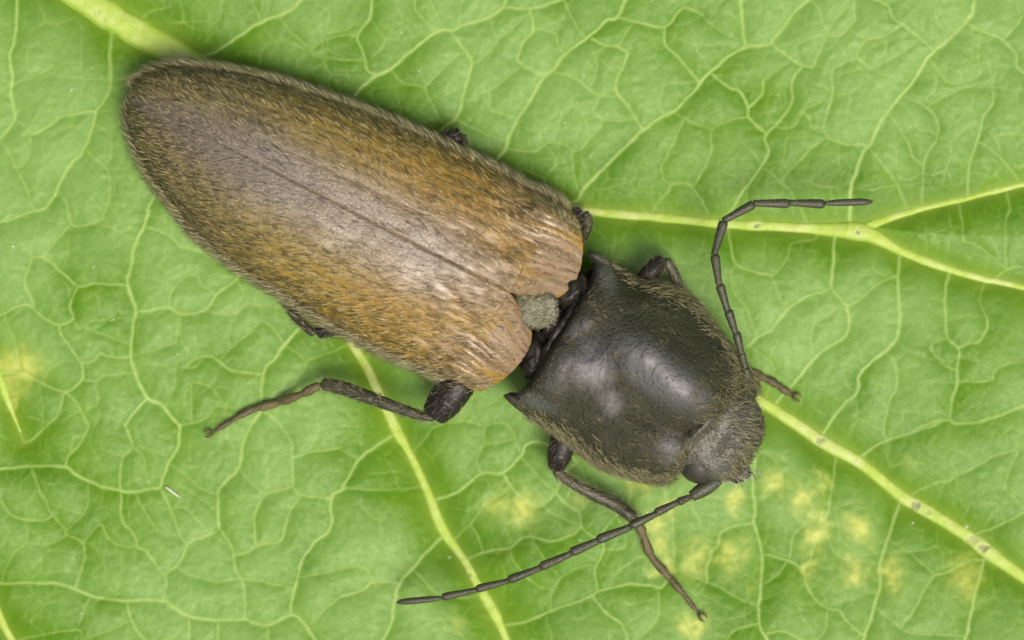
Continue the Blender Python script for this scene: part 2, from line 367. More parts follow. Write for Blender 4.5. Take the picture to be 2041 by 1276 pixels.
SPOTS = [(1460,997,16,1),(1547,960,20,.95),(1643,963,17,.8),(1600,993,20,1),(1637,1030,18,.9),(1620,1070,22,1),(1710,1050,25,.95),(1613,1133,15,.8),(1703,1143,22,1),(1782,1147,22,.9),(1925,1150,34,.75),
         (1387,1110,24,.85),(1457,1107,26,.85),(988,1010,24,.75),(1040,1013,26,1),(1278,962,16,.9),(1310,1050,22,1),(1322,1095,22,.9),(1340,1020,18,.6),(1325,1130,15,.8),(1380,1250,18,1),(1310,1140,12,.7),
         (28, 732, 34, 1.1),(12, 790, 18, .8),(55,745,22,.8),(5,745,40,1),(15,810,18,.8),(1495,1170,10,.4),(1150,1000,14,.35),(905,1240,15,.4),(1815,925,12,.3)]

DXY = 0.021
fx = np.arange(-10.7, 10.7 + DXY / 2, DXY); fy = np.arange(-6.9, 6.9 + DXY / 2, DXY)
g = 0.03 * np.cumsum(1.10 ** np.arange(38)); g = g[g < 17]
gx = np.concatenate([fx[0] - g[::-1], fx, fx[-1] + g]); gy = np.concatenate([fy[0] - g[::-1], fy, fy[-1] + g])
X, Y = np.meshgrid(gx, gy)
VE = np.zeros_like(X); VA = np.zeros_like(X); RI = np.full(X.shape, 9.0)

def stroke(path, reach, fn):
    """apply fn(window slices, distance, t) along each small segment of a path"""
    for (x0, y0, *r0), (x1, y1, *r1) in zip(path[:-1], path[1:]):
        a, b = np.searchsorted(gx, [min(x0, x1) - reach, max(x0, x1) + reach])
        c, d = np.searchsorted(gy, [min(y0, y1) - reach, max(y0, y1) + reach])
        if b <= a or d <= c: continue
        xx = X[c:d, a:b]; yy = Y[c:d, a:b]
        dx, dy = x1 - x0, y1 - y0
        L2 = dx * dx + dy * dy + 1e-9
        t = np.clip(((xx - x0) * dx + (yy - y0) * dy) / L2, 0, 1)
        fn((slice(c, d), slice(a, b)), np.hypot(xx - x0 - t * dx, yy - y0 - t * dy), t, r0, r1)

rib_paths = []
for name, pts in RIBS:
    P = np.array(pts, float)
    C = catmull(P, 26 * len(P))
    xy = Wn(C[:, :2], 0.0 * C[:, 0])[:, :2]
    hw = C[:, 2] / 100 * 0.86 * (1 + 0.10 * (vnoise(xy[:, 0], xy[:, 1], 0.35, 5) - 0.5) * 2)
    rib_paths.append((name, xy, hw))
    def f(w, d, t, r0, r1):
        RI[w] = np.minimum(RI[w], d - (r0[0] * (1 - t) + r1[0] * t))
    pp = [(x, y, h) for (x, y), h in zip(xy[::4], hw[::4])]
    stroke(pp, 2.2, f)
# close the net: let a loose end run on to the next vein lying ahead of it
ALLP = [np.array([catmull(l, 5 * len(l)) for l in [ln]][0]) for lines, s in NET for ln in lines]
RIBP = np.vstack([catmull(np.array(p, float)[:, :2], 20 * len(p)) for _, p in RIBS])
kk = 0
for lines, s in NET:
    for li in range(len(lines)):
        others = np.vstack([p for j, p in enumerate(ALLP) if j != kk] + [RIBP])
        own = ALLP[kk]; kk += 1
        ln = list(lines[li])
        for end in (0, 1):
            e0 = np.array(ln[0] if end == 0 else ln[-1], float); e1 = np.array(ln[1] if end == 0 else ln[-2], float)
            dv = others - e0; dist = np.hypot(dv[:, 0], dv[:, 1])
            if dist.min() < 9 or not (0 < e0[0] < 2041 and 0 < e0[1] < 1276): continue
            f = (e0 - e1) / (np.hypot(*(e0 - e1)) + 1e-6)
            cosv = (dv @ f) / (dist + 1e-6)
            score = dist * (1.6 - cosv) + 1e6 * ((cosv < 0.25) | (dist > 95))
            b = int(np.argmin(score))
            if score[b] > 1e5: continue
            tgt = others[b]
            mid = (e0 + tgt) / 2 + f * dist[b] * 0.14
            if end == 0: ln = [tuple(tgt), tuple(mid)] + ln
            else: ln = ln + [tuple(mid), tuple(tgt)]
        lines[li] = ln
for lines, s in NET:
    for ln in lines:
        C = catmull(ln, 8 * len(ln))
        xy = Wn(C, 0.0 * C[:, 0])[:, :2]
        wob = 0.016
        xy[:, 0] += wob * 2 * (vnoise(xy[:, 0], xy[:, 1], 0.16, 21) - 0.5)
        xy[:, 1] += wob * 2 * (vnoise(xy[:, 0], xy[:, 1], 0.16, 22) - 0.5)
        n = len(xy)
        tap = np.ones(n)
        if s < 0.5: tap = 0.55 + 0.45 * np.sin(np.linspace(0.25, 1, n) * math.pi) ** 0.5
        inten = tap * (0.10 + 0.75 * s) * (0.72 + 0.5 * vnoise(xy[:, 0], xy[:, 1], 0.4, 23))
        hw = (0.0125 + 0.0145 * s) * (0.8 + 0.5 * vnoise(xy[:, 0], xy[:, 1], 0.25, 24))
        def f(w, d, t, r0, r1):
            i = r0[0] * (1 - t) + r1[0] * t; h = r0[1] * (1 - t) + r1[1] * t
            VE[w] = np.maximum(VE[w], i * np.exp(-(d / (h * 1.15)) ** 2.2))
            VA[w] = np.maximum(VA[w], (0.35 + 0.65 * s) * np.exp(-(d / (0.13 + 0.15 * s)) ** 1.3))
        stroke([(x, y, a, b) for (x, y), a, b in zip(xy, inten, hw)], 0.75, f)

def cellular(x, y, size, seed):
    r = np.random.default_rng(seed); TX = r.random((128, 128)); TY = r.random((128, 128))
    x = x / size + 500; y = y / size + 500
    ix = np.floor(x).astype(int); iy = np.floor(y).astype(int)
    F1 = np.full(x.shape, 9.0); F2 = np.full(x.shape, 9.0)
    for a in (-1, 0, 1):
        for b in (-1, 0, 1):
            cx = ix + a; cy = iy + b
            d = np.hypot(cx + 0.1 + 0.8 * TX[cx % 128, cy % 128] - x, cy + 0.1 + 0.8 * TY[cx % 128, cy % 128] - y)
            F2 = np.minimum(F2, np.maximum(F1, d)); F1 = np.minimum(F1, d)
    return (F2 - F1) * size

wx = X + 0.16 * (fbm(X, Y, 0.5, 31, 2) - 0.5) * 2; wy = Y + 0.16 * (fbm(X, Y, 0.5, 34, 2) - 0.5) * 2
q = cellular(wx, wy, 0.46, 3)
q2 = cellular(wx, wy, 0.95, 4)
m1 = sstep(0.42, 0.62, fbm(X, Y, 0.55, 41, 2))
m2 = sstep(0.36, 0.56, fbm(X, Y, 0.8, 45, 2))
q3 = cellular(wx, wy, 0.25, 9); m3 = sstep(0.45, 0.7, fbm(X, Y, 0.7, 48, 2))
VE2 = 0.26 * np.exp(-(q / 0.026) ** 2) * m1 * (1 - 0.6 * VA) + 0.36 * np.exp(-(q2 / 0.030) ** 2) * m2 * (1 - 0.9 * VA) + 0.13 * np.exp(-(q3 / 0.024) ** 2) * m3
VE2 *= sstep(0.06, 0.35, RI)
VEIN = np.clip(np.maximum(VE, VE2), 0, 1)
# wax bloom: pale between the veins, missing beside them
nearrib = np.exp(-np.maximum(RI, 0) / 0.55)
lf = fbm(X, Y, 1.9, 51, 3)
wax = 0.90 - 1.25 * nearrib - 0.62 * VA * (0.3 + 1.2 * vnoise(X, Y, 0.6, 56)) + 1.9 * (lf - 0.5)
wax = wax * (0.80 + 0.4 * fbm(X, Y, 0.35, 57, 3))
WAX = np.clip(wax, 0, 1)
SP = np.zeros_like(X)
jx = X + 0.24 * (fbm(X, Y, 0.22, 61, 3) - 0.5) * 2; jy = Y + 0.24 * (fbm(X, Y, 0.22, 65, 3) - 0.5) * 2
for px, py, r, s in SPOTS:
    cx, cy, _ = W(px, py)
    r *= 0.0105
    SP = np.maximum(SP, s * 0.85 * np.exp(-(((jx - cx) / r) ** 2 + ((jy - cy) / (r * 1.15)) ** 2) ** 0.9))
SP *= (0.62 + 0.38 * sstep(0.0, 0.10, q2)) * (0.75 + 0.5 * fbm(X, Y, 0.13, 68, 2))
# yellow flush along the big ribs
SP = np.maximum(SP, 0.22 * np.exp(-np.maximum(RI, 0) / 0.13))
# relief
HZ = 0.30 * (fbm(X, Y, 5.5, 71, 2) - 0.5) + 0.055 * (fbm(X, Y, 1.1, 74, 2) - 0.5)
HZ += -0.34 * np.exp(-np.maximum(RI, 0) / 0.55) - 0.068 * VA * (1 - np.exp(-np.maximum(RI, 0) / 0.3))
HZ += 0.010 * VE + 0.003 * VE2 - 0.004 * np.exp(-(q / 0.12) ** 2) * m1 - 0.008 * np.exp(-(q2 / 0.17) ** 2) * m2
HZ += 0.012 * (vnoise(X, Y, 0.11, 78) - 0.5)
HZ -= 0.0014 * (X ** 2 + Y ** 2) * sstep(11, 26, np.hypot(X, Y)) 

def leaf_z(x, y):
    x = np.asarray(x, float); y = np.asarray(y, float)
    i = np.clip(np.searchsorted(gx, x) - 1, 0, len(gx) - 2); j = np.clip(np.searchsorted(gy, y) - 1, 0, len(gy) - 2)
    u = np.clip((x - gx[i]) / (gx[i + 1] - gx[i]), 0, 1); v = np.clip((y - gy[j]) / (gy[j + 1] - gy[j]), 0, 1)
    return (HZ[j, i] * (1 - u) + HZ[j, i + 1] * u) * (1 - v) + (HZ[j + 1, i] * (1 - u) + HZ[j + 1, i + 1] * u) * v

leaf = thing('leaf', 'broad green leaf with branching yellow-green veins and pale yellow spots, under the beetle', 'leaf', (0, 0, 0))
ny, nx = X.shape
idx = np.arange(nx * ny).reshape(ny, nx)
# round the far corners off into a leaf outline
keep = ((np.abs(X[:-1, :-1]) / 27) ** 2.4 + (np.abs(Y[:-1, :-1]) / 22) ** 2.4) < 1
quads = np.stack([idx[:-1, :-1], idx[:-1, 1:], idx[1:, 1:], idx[1:, :-1]], -1)[keep]
make_mesh('blade', np.stack([X, Y, HZ], -1), quads, M_leaf, leaf, col=np.stack([VEIN.ravel(), WAX.ravel(), SP.ravel()], -1))

SCARS = [(1640, 880, 9, .7), (1828, 1010, 12, .75), (1965, 1095, 10, .75), (1852, 1022, 7, .5), (1512, 449, 6, .8), (1714, 462, 5, .9), (188, 22, 5, .7), (202, 36, 5, .6), (935, 1150, 6, .6), (330, 115, 4, .5), (1945, 1078, 14, .35)]
def rib_mesh(name, xy, hw):
    n = len(xy); K = 15
    d = np.gradient(xy, axis=0); d /= np.linalg.norm(d, axis=1)[:, None] + 1e-9
    nrm = np.stack([-d[:, 1], d[:, 0]], -1)
    t = np.linspace(-1.12, 1.12, K)
    P = xy[:, None, :] + nrm[:, None, :] * (hw[:, None] * t[None, :])[..., None]
    base = leaf_z(P[..., 0], P[..., 1])
    prof = np.sqrt(np.clip(1 - (t / 1.12) ** 2, 0, 1))
    hgt = np.minimum(hw, 0.22)[:, None]
    z = base - 0.02 + prof[None, :] * hgt * 0.62 + 0.02 * (fbm(P[..., 0], P[..., 1], 0.16, 81, 2) - 0.5) * prof
    scar = np.zeros_like(z); pale = np.zeros_like(z)
    for px, py, r, s in SCARS:
        cx, cy, _ = W(px, py)
        dd = np.hypot(P[..., 0] - cx + 0.16 * (vnoise(P[..., 0], P[..., 1], 0.08, 83) - .5), P[..., 1] - cy) / (r * 0.01)
        a = s * np.exp(-(dd * 1.25) ** 4)
        z -= 0.05 * a; scar = np.maximum(scar, a); pale = np.maximum(pale, 0.9 * s * np.exp(-(dd / 2.4) ** 2))
    pale = np.maximum(pale, sstep(0.60, 0.78, fbm(P[..., 0] , P[..., 1], 0.5, 91, 3)) * prof)
    edge = sstep(0.55, 1.1, np.abs(t))[None, :] * np.ones((n, 1)) * 0.9
    V = np.stack([P[..., 0], P[..., 1], z], -1)
    ii = np.arange(n * K).reshape(n, K)
    f = np.stack([ii[:-1, :-1], ii[1:, :-1], ii[1:, 1:], ii[:-1, 1:]], -1).reshape(-1, 4)[:, ::-1]
    make_mesh(name, V, f, M_vein, leaf, col=np.stack([edge.ravel(), pale.ravel() * 0.6, scar.ravel()], -1))
for nme, xy, hw in rib_paths: rib_mesh(nme, xy, hw)

# ------------------------------------------------------------------ hair builder
HAIR_ID = [0]
def hairs(name, root, direc, nrm, length, width, lift, col, parent, curl=0.5, mat=None, droop=1.0):
    """many thin tapered three-sided bristles, one mesh"""
    n = len(root)
    direc = direc / (np.linalg.norm(direc, axis=1)[:, None] + 1e-9)
    nrm = nrm / (np.linalg.norm(nrm, axis=1)[:, None] + 1e-9)
    direc = direc - nrm * (direc * nrm).sum(1)[:, None]
    direc /= np.linalg.norm(direc, axis=1)[:, None] + 1e-9
    side = np.cross(nrm, direc)
    L = length[:, None]
    c, s = np.cos(lift)[:, None], np.sin(lift)[:, None]
    p0 = root - nrm * 0.02
    p1 = root + (direc * c + nrm * s) * L * 0.5 + side * (RNG.normal(0, 0.05, n)[:, None]) * L
    s2 = np.sin(lift * (1 - droop))[:, None]
    p2 = p1 + (direc * np.cos(lift * (1 - droop))[:, None] + nrm * s2) * L * 0.5 + side * (RNG.normal(0, 0.09, n)[:, None]) * L
    V = np.zeros((n, 7, 3))
    w = width[:, None]
    up = nrm
    for k in range(3):
        a = 2 * math.pi * k / 3 + 0.5
        off = side * math.cos(a) + up * math.sin(a)
        V[:, k] = p0 + off * w * 0.5
        V[:, 3 + k] = p1 + off * w * 0.42
    V[:, 6] = p2
    T = []
    for k in range(3):
        k2 = (k + 1) % 3
        T += [(k, k2, 3 + k2), (k, 3 + k2, 3 + k), (3 + k, 3 + k2, 6)]
    F = (np.array(T)[None] + (np.arange(n) * 7)[:, None, None]).reshape(-1, 3)
    C = np.repeat(col[:, None, :], 7, 1).reshape(-1, 3)
    o = make_mesh(name, V.reshape(-1, 3), F, mat or M_hair, parent, smooth=True, col=C)
    o['kind'] = 'stuff'
    return o

def surf_normals(P):
    du = np.gradient(P, axis=0); dv = np.gradient(P, axis=1)
    n = np.cross(du, dv); n /= np.linalg.norm(n, axis=2)[..., None] + 1e-9
    return n, du, dv

def scatter(P, Nn, count, weight=None):
    """random spots on a parametric patch, area weighted"""
    a = np.linalg.norm(np.cross(P[1:, :-1] - P[:-1, :-1], P[:-1, 1:] - P[:-1, :-1]), axis=2)
    if weight is not None: a = a * weight[:-1, :-1]
    p = a.ravel() / a.sum()
    k = RNG.choice(len(p), count, p=p)
    i, j = np.unravel_index(k, a.shape)
    u = RNG.random(count)[:, None]; v = RNG.random(count)[:, None]
    def lerp(A): return (A[i, j] * (1 - u) + A[i + 1, j] * u) * (1 - v) + (A[i, j + 1] * (1 - u) + A[i + 1, j + 1] * u) * v
    return lerp(P), lerp(Nn), i + u[:, 0], j + v[:, 0]

def patch(name, P, mat, parent, col=None, flip=False, closed=False):
    n, m = P.shape[:2]
    ii = np.arange(n * m).reshape(n, m)
    if closed: ii = np.concatenate([ii, ii[:, :1]], 1)
    f = np.stack([ii[:-1, :-1], ii[1:, :-1], ii[1:, 1:], ii[:-1, 1:]], -1).reshape(-1, 4)
    if flip: f = f[:, ::-1]
    return make_mesh(name, P.reshape(-1, 3), f, mat, parent, col=None if col is None else col.reshape(-1, col.shape[-1]))

# ------------------------------------------------------------------ the beetle
beetle = thing('beetle', 'hairy click beetle with brown wing cases and blackish pronotum, resting on the green leaf', 'beetle', (0, 0, 0))
AX = np.array([-0.889, -0.457])     # rearward along the body, in photograph pixels
PERP = np.array([0.457, -0.889])    # towards the upper side
def body(s, t): return np.array([1065.0, 605.0]) + AX * s + PERP * t
AX3 = np.array([AX[0], -AX[1], 0.0]); AX3 /= np.linalg.norm(AX3)     # rearward in the scene
UP3 = np.array([PERP[0], -PERP[1], 0.0]); UP3 /= np.linalg.norm(UP3)

# the two wing cases -------------------------------------------------
LAT_UP = [(1134, 424), (1080, 387), (980, 335), (880, 288), (800, 252), (700, 213), (600, 178), (500, 152), (400, 136), (340, 136), (295, 148), (268, 170), (257, 198)]
LAT_LO = [(948, 774), (900, 757), (850, 735), (750, 690), (640, 632), (560, 582), (480, 532), (400, 470), (345, 405), (300, 346), (272, 290), (258, 240), (256, 205)]
SUT_UP = [(1088, 588), (1050, 584), (1012, 580), (975, 562), (660, 400), (300, 215), (256, 200)]
SUT_LO = [(1048, 652), (1036, 622), (1012, 581), (975, 562), (660, 400), (300, 215), (256, 200)]
def elytron(side):
    lat, sut = (LAT_UP, SUT_UP) if side > 0 else (LAT_LO, SUT_LO)
    na, nv = 420, 130
    a = np.linspace(0, 1, na)
    a = 0.5 * a + 0.5 * (1 - np.cos(a * math.pi)) / 2
    v = np.linspace(0, 1, nv)
    S = curve_at(sut, a) - AX * 7 * sstep(0.6, 1, a)[:, None]; Lc = curve_at(lat, a)
    Lc = Lc - AX * 9 * sstep(0.75, 1, a)[:, None] - PERP * side * 6 * sstep(0.02, 0.1, a)[:, None] * sstep(1.0, 0.8, a)[:, None]
    th = np.radians(116 * v)
    e = 0.80
    sx = np.sign(np.sin(th)) * np.abs(np.sin(th)) ** e
    sz = np.sign(np.cos(th)) * np.abs(np.cos(th)) ** e
    s0 = sx[0]; sxn = (sx - s0) / (1 - s0)
    Pxy = S[:, None, :] * (1 - sxn)[None, :, None] + Lc[:, None, :] * sxn[None, :, None]
    bul = (50 if side > 0 else 34) * np.sin(np.clip(sxn, 0, 1) ** 0.9 * math.pi) ** 0.5
    dec = np.exp(-(a / 0.085) ** 1.3)
    Pxy = Pxy - AX[None, None, :] * (bul[None, :, None] * dec[:, None, None])
    H = 1.50 * (1 - (0.04 + 0.96 * a) ** 3.0) ** 0.5 * (0.45 + 0.55 * sstep(-0.03, 0.10, a) ** 0.6)
    zed = 0.78 + 0.05 * np.sin(a * 3.1) - 0.10 * a
    z = zed[:, None] + H[:, None] * sz[None, :]
    # shoulder boss
    z += 0.22 * np.exp(-((a[:, None] - 0.055) / 0.055) ** 2 - ((v[None, :] - 0.48) / 0.17) ** 2)
    z -= 0.10 * np.exp(-((a[:, None] - 0.06) / 0.07) ** 2 - ((v[None, :] - 0.22) / 0.10) ** 2)
    # striae and wrinkled base
    A = a[:, None] * 9.0; Vv = v[None, :] * 3.2
    fade = sstep(0.0, 0.1, v)[None, :] * sstep(1.0, 0.75, v)[None, :] 
    z += -0.016 * np.clip(np.cos(v[None, :] * 2 * math.pi * 9), 0, 1) ** 2 * fade * sstep(1.0, 0.8, a)[:, None]
    wr = fbm(A * 0.9 + 0 * Vv, Vv * 3.4 + 3 * side + 0 * A, 0.55, 101, 3) - 0.5
    z += 0.30 * wr * np.exp(-(a / 0.20) ** 2)[:, None] * sstep(1.0, 0.7, v)[None, :]
    z += 0.06 * (fbm(A, Vv * 2 + 5 * side, 0.8, 111, 3) - 0.5) * fade
    z -= 0.0 * v[None, :]          # seam between the two cases
    P = Wn(Pxy, z)
    rear = sstep(0.12, 0.92, a)[:, None] + 0 * v[None, :]
    front = np.array([0.400, 0.245, 0.035]); mid = np.array([0.340, 0.245, 0.045]); back = np.array([0.210, 0.175, 0.060])
    c = front * (1 - sstep(0, 0.5, rear))[..., None] + mid * (sstep(0, 0.5, rear) * (1 - sstep(0.45, 0.95, rear)))[..., None] + back * sstep(0.45, 0.95, rear)[..., None]
    sut_sheen = np.exp(-(v / 0.18) ** 2)[None, :] * (0.30 + 0.70 * sstep(0.05, 0.3, a))[:, None]  # lilac-grey sheen along the seam, painted into the chitin colour
    c = c * (1 - 0.55 * sut_sheen)[..., None] + np.array([0.185, 0.157, 0.165]) * (0.55 * sut_sheen)[..., None]
    base = np.exp(-(a / 0.14) ** 2)[:, None] * sstep(0.85, 0.5, v)[None, :] * sstep(0.34, 0.56, fbm(A + 0 * Vv, Vv * 3 + 0 * A, 0.5, 131, 2))
    c = c * (1 - 0.65 * base)[..., None] + np.array([0.32, 0.245, 0.19]) * (0.65 * base)[..., None]
    c *= (0.85 + 0.3 * fbm(A * 2 + 0 * Vv, Vv * 4 + 0 * A, 0.8, 141, 3))[..., None]
    gl = np.exp(-((v[None, :] - 0.02) / 0.20) ** 2) * sstep(0.02, 0.25, a)[:, None] * sstep(0.95, 0.55, a)[:, None]
    gl = np.maximum(gl, 1.0 * np.exp(-((a[:, None] - 0.07) / 0.08) ** 2 - ((v[None, :] - 0.45) / 0.28) ** 2))
    if side < 0: gl = np.maximum(gl, 0.5 * np.exp(-((v[None, :] - 0.42) / 0.08) ** 2) * sstep(0.65, 0.3, a)[:, None])
    gl = gl * (0.55 + 0.7 * fbm(A + 0 * Vv, Vv * 3 + 0 * A, 0.35, 145, 3))
    c = np.concatenate([c, np.clip(gl, 0, 1)[..., None]], -1)
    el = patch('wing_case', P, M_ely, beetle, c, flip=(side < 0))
    md = el.modifiers.new('thickness', 'SOLIDIFY'); md.thickness = 0.05; md.offset = -1
    el['label'] = 'wing case on the %s side of the seam' % ('upper' if side > 0 else 'lower')
    Nn, _, _ = surf_normals(P)
    if Nn[..., 2].mean() < 0: Nn = -Nn
    # fur
    n = 21000
    edgew = 0.75 + 0.8 * sstep(0.55, 0.9, v)[None, :] + 0 * a[:, None]
    thin = 1 - 0.35 * np.exp(-(v / 0.24) ** 2)[None, :] * sstep(0.05, 0.22, a)[:, None] * sstep(0.9, 0.6, a)[:, None]
    wgt = edgew * thin * (1.35 - 0.35 * sstep(0.08, 0.16, a))[:, None] * (v < 0.93)[None, :]
    r, nn, ia, iv = scatter(P, Nn, n, wgt)
    aa = np.interp(ia, np.arange(na), a); vv = iv / (nv - 1)
    d = AX3[None] * 1.0 + UP3[None] * side * (0.10 + 0.50 * vv[:, None]) + RNG.normal(0, 0.075, (n, 3))
    # tuft-like clumping of direction
    d += UP3[None] * (0.75 * (fbm(r[:, 0], r[:, 1], 0.6, 151, 2) - 0.5))[:, None] + 0.02
    Lh = RNG.uniform(0.30, 0.56, n) * (0.75 + 0.25 * vv) * (0.7 + 0.3 * sstep(0.0, 0.15, aa))
    lift = np.radians(RNG.uniform(8, 22, n) + 10 * sstep(0.6, 0.9, vv))
    tone = RNG.random(n)
    gold = np.array([0.66, 0.50, 0.17]); ol = np.array([0.42, 0.36, 0.17]); pale = np.array([0.80, 0.72, 0.46])
    f = sstep(0.1, 0.85, aa)[:, None]
    col = gold * (1 - f) + ol * f
    col = col * (0.65 + 0.40 * tone[:, None])
    pick = (RNG.random(n) < 0.10)[:, None]
    col = np.where(pick, pale * (0.7 + 0.3 * tone[:, None]) * (1 - 0.35 * f), col)
    hair_sheen = (np.exp(-(vv / 0.19) ** 2) * sstep(0.0, 0.2, aa) * sstep(0.95, 0.65, aa))[:, None]  # the same seam sheen, painted into the hair colour as grey
    col = col * (1 - 0.7 * hair_sheen) + np.array([0.44, 0.38, 0.34]) * (0.7 + 0.4 * tone[:, None]) * 0.7 * hair_sheen
    fr = sstep(0.17, 0.06, aa)[:, None] * sstep(0.85, 0.5, vv)[:, None]
    col = col * (1 - 0.42 * fr) + np.array([0.62, 0.49, 0.37]) * (0.5 + 0.6 * tone[:, None]) * 0.42 * fr
    dk = (RNG.random(n) < 0.20)[:, None]
    col = np.where(dk, col * 0.30, col)
    wd = RNG.uniform(0.010, 0.019, n)
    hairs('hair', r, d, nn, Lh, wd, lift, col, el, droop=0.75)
    # fringe standing out along the outer edge
    m = 4200
    r, nn, ia, iv = scatter(P, Nn, m, ((v > 0.66) & (v < 0.88))[None, :] * np.ones((na, 1)))
    d = AX3[None] * 1.0 + UP3[None] * side * 0.30 + RNG.normal(0, 0.12, (m, 3))
    aa = np.interp(ia, np.arange(na), a)
    col = np.array([0.66, 0.60, 0.32])[None] * RNG.uniform(0.6, 1.1, m)[:, None]
    hairs('hair', r, d, nn, RNG.uniform(0.34, 0.58, m), RNG.uniform(0.011, 0.017, m), np.radians(RNG.uniform(22, 50, m)), col, el, droop=0.5)
elytron(+1)
elytron(-1)

# pronotum -------------------------------------------------------------
PU = [(1172, 503), (1200, 514), (1232, 540), (1266, 560), (1320, 572), (1372, 600), (1418, 655), (1456, 705), (1484, 750), (1488, 778)]
PL = [(1006, 786), (1034, 812), (1076, 838), (1104, 858), (1146, 888), (1200, 925), (1265, 946), (1315, 955), (1342, 945), (1356, 915)]
na, nv = 260, 240
a = np.linspace(0, 1, na); a = 0.6 * a + 0.4 * (1 - np.cos(a * math.pi)) / 2
v = np.linspace(-1, 1, nv)
Uc = curve_at(PU, a); Lc = curve_at(PL, a)
th = np.radians(108 * v); e = 0.92
sx = np.sign(th) * np.abs(np.sin(th)) ** e; sz = np.sign(np.cos(th)) * np.abs(np.cos(th)) ** e
w = (sx + 1) / 2
Pxy = Lc[:, None] * (1 - w)[None, :, None] + Uc[:, None] * w[None, :, None]
FW = -AX
rear_shift = 34 * (1 - np.abs(sx) ** 9) * 1.0
Pxy = Pxy + FW[None, None] * (rear_shift[None, :] * np.exp(-(a / 0.18) ** 1.5)[:, None])[..., None]
front_shift = 16 * sx - 8 * (1 - sx ** 2)
Pxy = Pxy + FW[None, None] * (front_shift[None, :] * np.exp(-((1 - a) / 0.12) ** 1.5)[:, None])[..., None]
H = 1.45 * sstep(-0.22, 0.16, a) ** 0.75 * (1 - 0.62 * np.clip((a - 0.55) / 0.45, 0, 1) ** 2.4)
zed = 0.80 + 0.28 * np.exp(-a / 0.12)
z = zed[:, None] + H[:, None] * sz[None, :]
A2, V2 = a[:, None], v[None, :]
z -= 0.16 * np.exp(-((V2 - 0.02) / 0.07) ** 2 - ((A2 - 0.10) / 0.20) ** 2)                 # middle furrow at the rear
z += 0.30 * np.exp(-np.abs((V2 - 0.13) / 0.13) ** 2.5 - np.abs((A2 - 0.64) / 0.28) ** 4)                # raised disc beside the furrow
z -= 0.26 * np.exp(-((V2 + 0.13) / 0.10) ** 2 - np.abs((A2 - 0.74) / 0.26) ** 3)
z += 0.075 * (fbm(A2 * 3.6 + 0 * V2, V2 * 2.2 + 0 * A2, 0.30, 191, 4) - 0.5)
z += 0.10 * np.exp(-((V2 + 0.22) / 0.13) ** 2 - ((A2 - 0.14) / 0.10) ** 2)
z += 0.08 * np.exp(-((V2 + 0.50) / 0.12) ** 2 - ((A2 - 0.22) / 0.10) ** 2)
for sg in (1, -1):                                                                        # keels on the hind angles
    z += 0.34 * np.exp(-((V2 - sg * 0.78) / 0.09) ** 2 - ((A2 - 0.0) / 0.14) ** 2)
    z -= 0.10 * np.exp(-((V2 - sg * 0.62) / 0.06) ** 2 - ((A2 - 0.03) / 0.10) ** 2)
z += 0.20 * (fbm(A2 * 3.6 + 0 * V2, V2 * 2.2 + 0 * A2, 0.8, 161, 3) - 0.5)
z -= 0.34 * np.exp(-(A2 / 0.022) ** 2) * (1 - 0.95 * V2 ** 2)                                  # rear rim rolls down
P = Wn(Pxy, z)
def pxgauss(cx, cy, along, across, ang):
    dx = Pxy[..., 0] - cx; dy = Pxy[..., 1] - cy
    ca, sa = math.cos(math.radians(ang)), math.sin(math.radians(ang))
    return np.exp(-(((dx * ca + dy * sa) / along) ** 2 + ((-dx * sa + dy * ca) / across) ** 2) ** 1.3)
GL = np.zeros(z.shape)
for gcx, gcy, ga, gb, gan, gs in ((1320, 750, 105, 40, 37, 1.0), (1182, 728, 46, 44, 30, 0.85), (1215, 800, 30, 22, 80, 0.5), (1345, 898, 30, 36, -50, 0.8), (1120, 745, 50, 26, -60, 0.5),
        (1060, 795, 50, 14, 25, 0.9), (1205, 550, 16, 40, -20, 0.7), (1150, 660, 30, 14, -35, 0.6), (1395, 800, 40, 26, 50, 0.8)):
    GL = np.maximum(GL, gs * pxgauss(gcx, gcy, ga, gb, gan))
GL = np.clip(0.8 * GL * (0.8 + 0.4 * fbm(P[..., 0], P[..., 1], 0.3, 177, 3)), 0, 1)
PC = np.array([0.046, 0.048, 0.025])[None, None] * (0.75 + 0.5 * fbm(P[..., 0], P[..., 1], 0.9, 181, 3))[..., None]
PC = PC * (1 - 0.4 * GL[..., None]) * 1 + np.array([0.185, 0.185, 0.215]) * 0.6 * GL[..., None]  # glossy patches also get their blue-grey highlight painted into the colour
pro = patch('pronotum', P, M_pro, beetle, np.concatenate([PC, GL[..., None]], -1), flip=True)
md = pro.modifiers.new('thickness', 'SOLIDIFY'); md.thickness = 0.05; md.offset = -1
Nn, _, _ = surf_normals(P)
if Nn[..., 2].mean() < 0: Nn = -Nn
def pronotum_hair(n, wgt, Lr, wr, lf, bright, spread=0.25):
    r, nn, ia, iv = scatter(P, Nn, n, wgt)
    vv = np.interp(iv, np.arange(nv), v)[:, None]; aa = np.interp(ia, np.arange(na), a)
    up_d = np.array([0.95, 0.22, 0.0]); lo_d = np.array([0.62, -0.78, 0.0]); mid_d = np.array([0.93, -0.36, 0.0])
    k = np.clip(vv, -1, 1)
    d = np.where(k > 0, mid_d * (1 - k) + up_d * k, mid_d * (1 + k) - lo_d * k) + RNG.normal(0, spread, (n, 3))
    d += 0.35 * np.array([0.4, 0.9, 0])[None] * (vnoise(r[:, 0], r[:, 1], 0.4, 171) - 0.5)[:, None] * 2
    col = np.array([0.27, 0.25, 0.125])[None] * (0.25 + bright * RNG.random(n)[:, None])
    hairs('hair', r, d, nn, RNG.uniform(*Lr, n), RNG.uniform(*wr, n), np.radians(RNG.uniform(*lf, n)), col, pro, droop=0.7)
